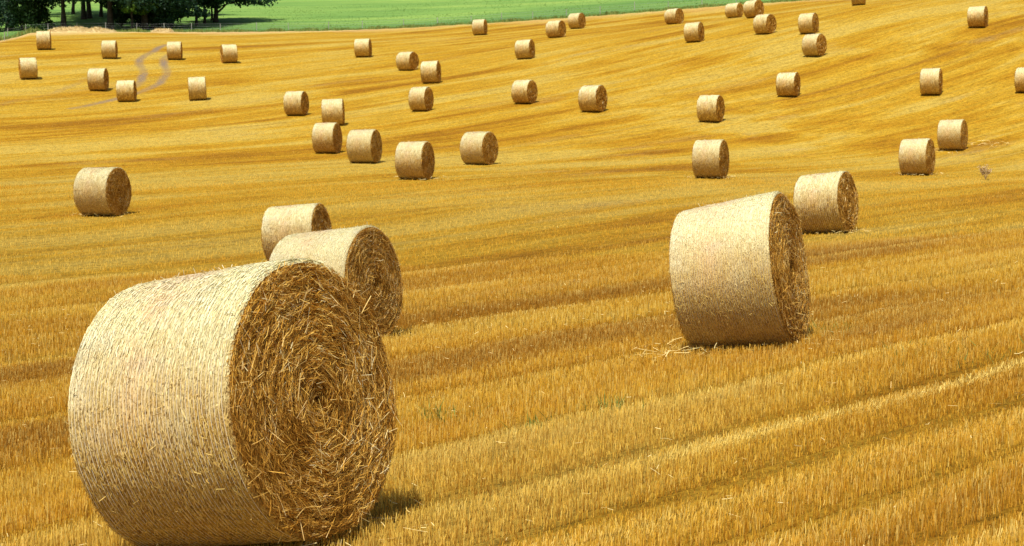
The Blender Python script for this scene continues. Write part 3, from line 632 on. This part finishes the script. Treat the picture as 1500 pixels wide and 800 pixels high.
# ---------------------------------------------------------------- straw heaps at the far edge
def heap(label, p0, p1, wid, hgt, n, seed):
    g = np.random.default_rng(seed); p0 = np.array(p0); p1 = np.array(p1); ln = np.linalg.norm(p1 - p0); t_ = (p1 - p0) / ln; n_ = np.array([-t_[1], t_[0]])
    c = (p0 + p1) / 2; cz = gz(*c); root = empty('straw_heap', (c[0], c[1], cz))
    U = np.linspace(-1, 1, 90); W_ = np.linspace(-1, 1, 26); uu, ww = np.meshgrid(U, W_, indexing='ij')
    def prof(u, w_): return hgt * np.clip(1 - w_ ** 2, 0, 1) ** .7 * np.clip(1 - np.abs(u) ** 5, 0, 1) * (.72 + .45 * smooth_noise(u * 9, w_ * 1.5, seed, 3))
    def P(u, w_):
        x = c[0] + t_[0] * u * ln / 2 + n_[0] * w_ * wid / 2; y = c[1] + t_[1] * u * ln / 2 + n_[1] * w_ * wid / 2
        return np.stack([x - c[0], y - c[1], ground(x, y) - cz - .03 + prof(u, w_)], -1)
    v = P(uu.ravel(), ww.ravel()); i = np.arange(89)[:, None] * 26 + np.arange(25)[None]; f = np.stack([i, i + 26, i + 27, i + 1], 2).reshape(-1, 4)
    base = (v, f, g.uniform(.1, .7, len(v))); u = g.uniform(-.98, .98, n); w_ = g.uniform(-.95, .95, n)
    s = strands(P(u, w_) + np.array([0, 0, .03]), g.normal(0, 1, (n, 3)), g.normal(0, 1, (n, 3)) + np.array([[0, -1, 1.]]), g.uniform(.2, .6, n), .035, g.normal(0, .2, n), g.random(n))
    V, F, T = merge([base, s]); o = link('straw_heap', mesh_np('straw_heap', V, F, True, T), M['heap']); bpy.data.objects.remove(root)
    o.location = (c[0], c[1], cz); tag(o, label, 'straw heap', 'heaps of raked straw at the field edge'); return o
heap('long low heap of raked tan straw along the field edge below the trees', (-52.7, 175.2), (-45.0, 173.6), 2.0, .52, 2600, 1)
heap('short heap of tan straw at the field edge right of the long one', (-40.9, 175.0), (-38.5, 174.8), 1.2, .4, 700, 2)

# ---------------------------------------------------------------- fence
POSTS = [(-50.3, 152.6), (-53.4, 163.0), (-56.7, 179.6), (-54.2, 180.0), (-50.4, 178.2), (-46.9, 177.8), (-43.3, 177.6), (-40.1, 177.6), (-37.0, 177.8), (-33.7, 177.9), (-29.5, 178.0), (-25.8, 177.8),
         (-21.2, 177.9), (-17.3, 178.0), (-12.5, 177.8), (-8.6, 178.0), (-4.7, 178.1), (-1.2, 178.2), (2.4, 178.3), (6.3, 178.4), (10.2, 178.4), (14.2, 178.6), (18.1, 178.5), (22.0, 178.5), (26.0, 178.7), (30.0, 179), (34.0, 179), (38, 179)]
fz = empty('wire_fence', (POSTS[0][0], POSTS[0][1], gz(*POSTS[0]))); O = np.array(fz.location)
tag(fz, 'thin wire fence on short pale wooden posts along the edge of the meadow', 'fence')
g = np.random.default_rng(9); tops = []
for x, y in POSTS:
    z = gz(x, y); h = .92 + g.normal(0, .09); lx, ly = g.normal(0, .03, 2)
    pts = np.array([[x, y, z - .2], [x + lx * .5, y + ly * .5, z + h * .5], [x + lx, y + ly, z + h], [x + lx, y + ly, z + h + .02]]) - O
    v, f = tube(pts, [.04, .038, .035, .015], 8); link('post', mesh_np('post', v, f), M['post'], fz); tops.append((x, y, z))
for hh in (.32, .58, .84):
    p = []
    for (a_, b_) in zip(tops[:-1], tops[1:]):
        for k in range(4):
            q = k / 4; p.append([a_[0] + (b_[0] - a_[0]) * q, a_[1] + (b_[1] - a_[1]) * q - .06, a_[2] + (b_[2] - a_[2]) * q + hh - .03 * math.sin(math.pi * q)])
    v, f = tube(np.array(p) - O, .006, 4); link('wire', mesh_np('wire', v, f), M['wire'], fz)

# ---------------------------------------------------------------- weeds and tall grass along the field edge
g = np.random.default_rng(12)
def blades(x, y, h, wd, tint, lean=.35):
    n = len(x); z = ground(x, y) - .03; la = g.uniform(0, 6.283, n); ll = np.abs(g.normal(0, lean, n)); up = np.stack([np.cos(la) * ll, np.sin(la) * ll, np.ones(n)], 1) * h[:, None]
    fa = g.uniform(-1.2, 1.2, n); sd = np.stack([np.cos(fa), np.sin(fa), 0 * fa], 1) * (wd / 2)[:, None]; b = np.stack([x, y, z], 1)
    v = np.stack([b - sd, b + sd, b + up * .6 + sd * .8, b + up * .6 - sd * .8], 1); t = np.stack([b + up * .6 - sd * .8, b + up * .6 + sd * .8, b + up + sd * .1, b + up - sd * .1], 1)
    return np.concatenate([v, t], 1).reshape(-1, 3), (np.arange(2 * n)[:, None] * 4 + np.arange(4)[None]), np.repeat(tint, 8)
n = 9000; a = R(1) * g.uniform(-20.5, 19, n); clump = smooth_noise(np.degrees(a) * 6, 0 * a, 8, 4)
rr = edge_r(a) + g.uniform(-.4, 2.2, n) ** 1; h = np.clip(.22 + .20 * clump + g.normal(0, .08, n), .08, .8); h = np.where(np.degrees(a) < -15.5, h * 1.6, h)
bl = [blades(rr * np.sin(a), rr * np.cos(a), h, np.full(n, .09), np.clip(g.beta(1.6, 2.2, n) + .2 * (g.random(n) < .12), 0, 1))]
for cx, cy, sd_, m, hh, tt in ((-.61, 12.4, .14, 70, .12, .0), (.78, 12.4, .10, 40, .11, .1), (3.15, 17.2, .16, 110, .14, .05), (.21, 11.7, .08, 30, .10, .1), (4.0, 13.8, .3, 60, .11, .1), (3.5, 16.6, .2, 50, .12, .1), (-2.2, 10.6, .15, 30, .1, .2)):
    x = cx + g.normal(0, sd_, m); y = cy + g.normal(0, sd_ * 1.5, m); bl.append(blades(x, y, np.abs(g.normal(hh, .03, m)), np.full(m, .010), np.clip(g.normal(tt, .15, m), 0, 1), .7))
V, F, T = merge(bl); tag(link('weeds', mesh_np('weeds', V, F, False, T), M['weed']), 'green and yellowing weeds along the field edge and in the stubble', 'weeds', kind='stuff')
n = 16000; a = R(1) * g.uniform(-20.5, 20, n); e = g.uniform(0, 1, n) ** 1.2 * 70; rr = edge_r(a) + 1 + e
tuft = smooth_noise(rr * np.sin(a) * .4, rr * np.cos(a) * .4, 15, 3)
V, F, T = blades(rr * np.sin(a), rr * np.cos(a), np.clip(.07 + .05 * tuft + g.normal(0, .02, n), .03, .25), np.full(n, .14), np.clip(g.normal(.35, .25, n) + .2 * tuft, 0, 1))
tag(link('meadow_tufts', mesh_np('meadow_tufts', V, F, False, T), m_plain('meadow_blade', (.14, .25, .06), .8, .2, tint=(.25, .36, .08), transl=.3)), 'short green grass tufts covering the meadow', 'grass', kind='stuff')

def dry_weed(x, y, label):
    z = gz(x, y); g = np.random.default_rng(3); parts = []
    for k in range(26):
        a = g.uniform(0, 6.283); l = g.uniform(.25, .55); e = np.array([math.cos(a) * l * .55, math.sin(a) * l * .45, l]); p = np.array([e * q + np.array([0, 0, .06 * math.sin(q * 3)]) for q in np.linspace(0, 1, 5)])
        v, f = tube(p, np.linspace(.005, .003, 5), 3); parts.append((v, f, g.random()))
        c = np.repeat(p[-2:], 12, 0) + g.normal(0, .03, (24, 3)); parts.append(strands(c, g.normal(0, 1, (24, 3)), g.normal(0, 1, (24, 3)), .05, .02, 0, g.random(24)))
    V, F, T = merge(parts); o = link('dry_weed', mesh_np('dry_weed', V, F, False, T), M['drystalk']); o.location = (x, y, z); tag(o, label, 'dry weed')
dry_weed(18.67, 60.4, 'small brown dried weed standing alone in the stubble near the right border')

# ---------------------------------------------------------------- trees and shrubs
def tree(label, u, d, tr, H, cb, cr, leaf, bark='bark', seed=0, nleaf=7000, fork=False, lean=(0, 0), group='trees at the top left beyond the field', skew=(0, 0), lsz=.34):
    g = np.random.default_rng(900 + seed); x0 = (u - 750) / 2240 * d; z0 = gz(x0, d); root = empty('broadleaf_tree', (x0, d, z0)); tag(root, label, 'tree', group)
    ct = cb + (H - cb) * .45; wood = []
    q = np.linspace(0, 1, 12); wob = np.cumsum(g.normal(0, .035, (12, 2)), 0) * (H / 12)
    tp = np.stack([lean[0] * q * 2 + wob[:, 0], lean[1] * q + wob[:, 1], -.3 + q * (ct + .6)], 1); rad = tr * (1.0 - .62 * q) * (1 + .5 * np.exp(-q * 12))
    wood.append(tube(tp, rad, 10))
    ncl = 34; dirs = unit(g.normal(0, 1, (ncl, 3))); dirs[:, 2] = np.where(dirs[:, 2] < -.35, -.35, dirs[:, 2]); rr = g.uniform(.45, 1, ncl)
    ax_ = np.array([cr, cr, (H - cb) * .5]); cen = np.array([tp[-1, 0] + skew[0], tp[-1, 1] + skew[1], cb + (H - cb) * .5])
    cl = cen + dirs * ax_ * rr[:, None]
    low_n = 10; aa = g.uniform(0, 6.283, low_n); lo = np.stack([cen[0] + np.cos(aa) * cr * g.uniform(.3, 1, low_n), cen[1] + np.sin(aa) * cr * g.uniform(.3, 1, low_n), cb + g.uniform(.2, 1.2, low_n)], 1)
    cl = np.concatenate([cl, lo]); L2 = []
    for k, c in enumerate(cl):
        if k % 2 == 0 or k >= ncl:
            s = tp[g.integers(5 if not fork else 3, 11)]; m_ = (s + c) / 2 + np.array([0, 0, .5]); t = np.linspace(0, 1, 6)[:, None]
            pp = (1 - t) ** 2 * s + 2 * t * (1 - t) * m_ + t * t * c; wood.append(tube(pp, np.linspace(tr * .32, .03, 6), 6))
    if fork:
        s = tp[2]; t = np.linspace(0, 1, 8)[:, None]
        for e, mm in (((3.4, -.4, 4.6), (1.0, 0, .6)), ((-1.9, .3, 5.0), (-.3, 0, 2.6))):
            e = np.array(e); m_ = s + np.array(mm); wood.append(tube((1 - t) ** 2 * s + 2 * t * (1 - t) * m_ + t * t * e, np.linspace(tr * .55, .06, 8), 8))
    V = np.concatenate([w_[0] for w_ in wood]); n_ = 0; F = []
    for v_, f_ in wood: F.append(f_ + n_); n_ += len(v_)
    link('trunk', mesh_np('trunk', V, np.concatenate(F), True), M[bark], root)
    k = g.integers(0, len(cl), nleaf); cs = g.uniform(.7, 1.25, len(cl)) * cr * .30
    p = cl[k] + unit(g.normal(0, 1, (nleaf, 3))) * (g.uniform(.15, 1, nleaf) ** .5 * cs[k])[:, None] * np.array([1.15, 1.15, .6])
    p = p[p[:, 2] > cb - .4]; m = len(p); ctint = g.random(len(cl)); tint = np.clip(g.normal(.35, .2, m) + .3 * (ctint[k[:m]] - .5), 0, 1)
    V, F, T = strands(p, g.normal(0, 1, (m, 3)), g.normal(0, .8, (m, 3)) + np.array([[0, 0, .8]]), lsz * g.uniform(.6, 1.5, m), lsz * .62 * g.uniform(.6, 1.3, m), 0, tint, .12)
    link('crown', mesh_np('crown', V, F, False, T), M[leaf], root)

def shrub(label, u, d, wx, h, leaf='shrub', seed=0, n=2600):
    g = np.random.default_rng(1700 + seed); x0 = (u - 750) / 2240 * d; z0 = gz(x0, d); root = empty('shrub', (x0, d, z0)); tag(root, label, 'shrub', 'shrubs under the trees at the top left')
    W_ = []; tips = []
    for k in range(9):
        a = g.uniform(0, 6.283); e = np.array([math.cos(a) * wx * .35, math.sin(a) * wx * .3, h * g.uniform(.6, .95)]); t = np.linspace(0, 1, 5)[:, None]
        pp = t * e + np.array([0, 0, -.1]) + np.sin(t * 3.14) * np.array([0, 0, .15]); W_.append(tube(pp, np.linspace(.06, .02, 5), 5)); tips.append(e)
    V = np.concatenate([w_[0] for w_ in W_]); n_ = 0; F = []
    for v_, f_ in W_: F.append(f_ + n_); n_ += len(v_)
    link('stem', mesh_np('stem', V, np.concatenate(F), True), M['bark'], root)
    cl = np.concatenate([np.array(tips), np.stack([g.uniform(-.5, .5, 16) * wx, g.uniform(-.4, .4, 16) * wx, g.uniform(.15, .85, 16) * h], 1)]); k = g.integers(0, len(cl), n)
    p = cl[k] + unit(g.normal(0, 1, (n, 3))) * (g.uniform(.1, 1, n) * h * .28)[:, None]; p = p[p[:, 2] > .02]; m = len(p)
    V, F, T = strands(p, g.normal(0, 1, (m, 3)), g.normal(0, 1, (m, 3)), .24 * g.uniform(.6, 1.4, m), .14, 0, np.clip(g.normal(.35, .25, m), 0, 1), .1)
    link('foliage', mesh_np('foliage', V, F, False, T), M[leaf], root)

tree('greyish tree trunk among shrubs at the left border, under dark leaves', 19, 187, .42, 13, 2.8, 5.2, 'leafdark', 'barkpale', 1, 6000)
tree('straight dark trunk standing alone left of the bright gap in the trees', 98, 184, .27, 15, 3.9, 6.0, 'leafdark', 'bark', 2)
tree('left one of two dark trunks far back right of the bright gap', 128, 206, .33, 15, 4.2, 6.0, 'leafdark', 'bark', 3)
tree('right one of two dark trunks far back right of the bright gap', 136, 208, .33, 15, 4.2, 6.0, 'leafdark', 'bark', 4)
tree('thick dark trunk rising right behind the end of the long straw heap', 166, 181, .36, 15, 3.4, 6.5, 'leafdark', 'bark', 5)
tree('thin tree with bright green sunlit leaves hanging low in front', 197, 180.5, .15, 9, 2.0, 2.4, 'leaflime', 'bark', 6, 1500)
tree('left trunk of the dense black clump in the middle of the trees', 216, 183, .42, 15, 2.2, 5.4, 'leafdark', 'bark', 7, 7000)
tree('middle trunk of the dense black clump in the middle of the trees', 232, 185, .45, 15, 1.9, 5.4, 'leafdark', 'bark', 8, 7000)
tree('right trunk of the dense black clump in the middle of the trees', 250, 187, .42, 14, 1.7, 4.8, 'leafdark', 'bark', 9, 7000)
tree('slender tree right of the black clump, its crown nearly touching it', 291, 193, .18, 13, 2.8, 4.2, 'leafdark', 'bark', 10)
tree('forked tree with a low spreading crown at the right end of the trees', 319, 200, .30, 13, 2.5, 5.6, 'leafdark', 'bark', 11, 7500, True, (0, 0), skew=(1.2, 0))
tree('thin straight trunk close behind the forked tree on its left', 313, 204, .15, 11, 2.6, 2.8, 'leafdark', 'bark', 12, 3000)
tree('dark tree added for its shade, straight behind the lone trunk left of the bright gap', 97, 195, .25, 15, 4.3, 6.5, 'leafdark', 'bark', 16, 8000)  # this tree and the next two are added so their crowns shade the meadow
tree('dark tree added for its shade, straight behind the thick trunk at the straw heap', 166, 193, .3, 15, 4.0, 6.5, 'leafdark', 'bark', 17, 8000)
tree('dark tree added for its shade behind the gap between the slender and the forked tree', 303, 197, .16, 13, 3.4, 4.6, 'leafdark', 'bark', 18, 6000)
tree('dark tree added for shade in the background, between the lone trunk and the two far trunks', 112, 222, .22, 16, 4.6, 7.0, 'leafdark', 'bark', 19, 9000)  # this tree and the next are added canopy, shading the grass farther back
tree('dark tree added for shade in the background, between the two far trunks and the thick trunk', 152, 212, .22, 16, 4.6, 7.0, 'leafdark', 'bark', 20, 9000)
tree('tall dark tree far behind the shrubs at the left border', 45, 214, .4, 16, 1.8, 6.0, 'leafdark', 'bark', 13, 7000)
tree('broad dark tree far behind the black clump of trunks', 205, 218, .4, 16, 2.2, 5.6, 'leafdark', 'bark', 14, 7000)
tree('dark tree far behind the slender tree and the black clump', 268, 214, .4, 15, 1.8, 4.6, 'leafdark', 'bark', 15, 6500)
for i, (lb, u, d, wx, h, lf) in enumerate([
    ('dense dark shrub touching the left border beside the greyish trunk', 4, 184, 3.2, 3.4, 'leafdark'), ('tall green shrub right of the greyish trunk', 38, 185, 2.8, 3.2, 'shrub'),
    ('rounded green shrub at the right end of the shrubs by the left border', 60, 187, 2.2, 2.9, 'shrub'), ('dark undergrowth shrub between the thick trunk and the lime leaved tree', 182, 189, 1.7, 2.3, 'leafdark'),
    ('dark undergrowth shrub at the foot of the left trunk in the black clump', 208, 190, 2.0, 3.0, 'leafdark'), ('black looking shrub between the trunks of the black clump', 226, 188, 2.0, 3.2, 'leafdark'),
    ('low shrub at the foot of the right trunk in the black clump', 244, 184, 2.2, 2.9, 'leafdark'), ('dark shrub at the right end of the black clump', 256, 186, 1.6, 2.7, 'leafdark'),
    ('low brownish green shrub at the field edge left of the long straw heap', 62, 180.5, 1.8, .8, 'shrub')]):
    shrub(lb, u, d, wx, h, lf, i)
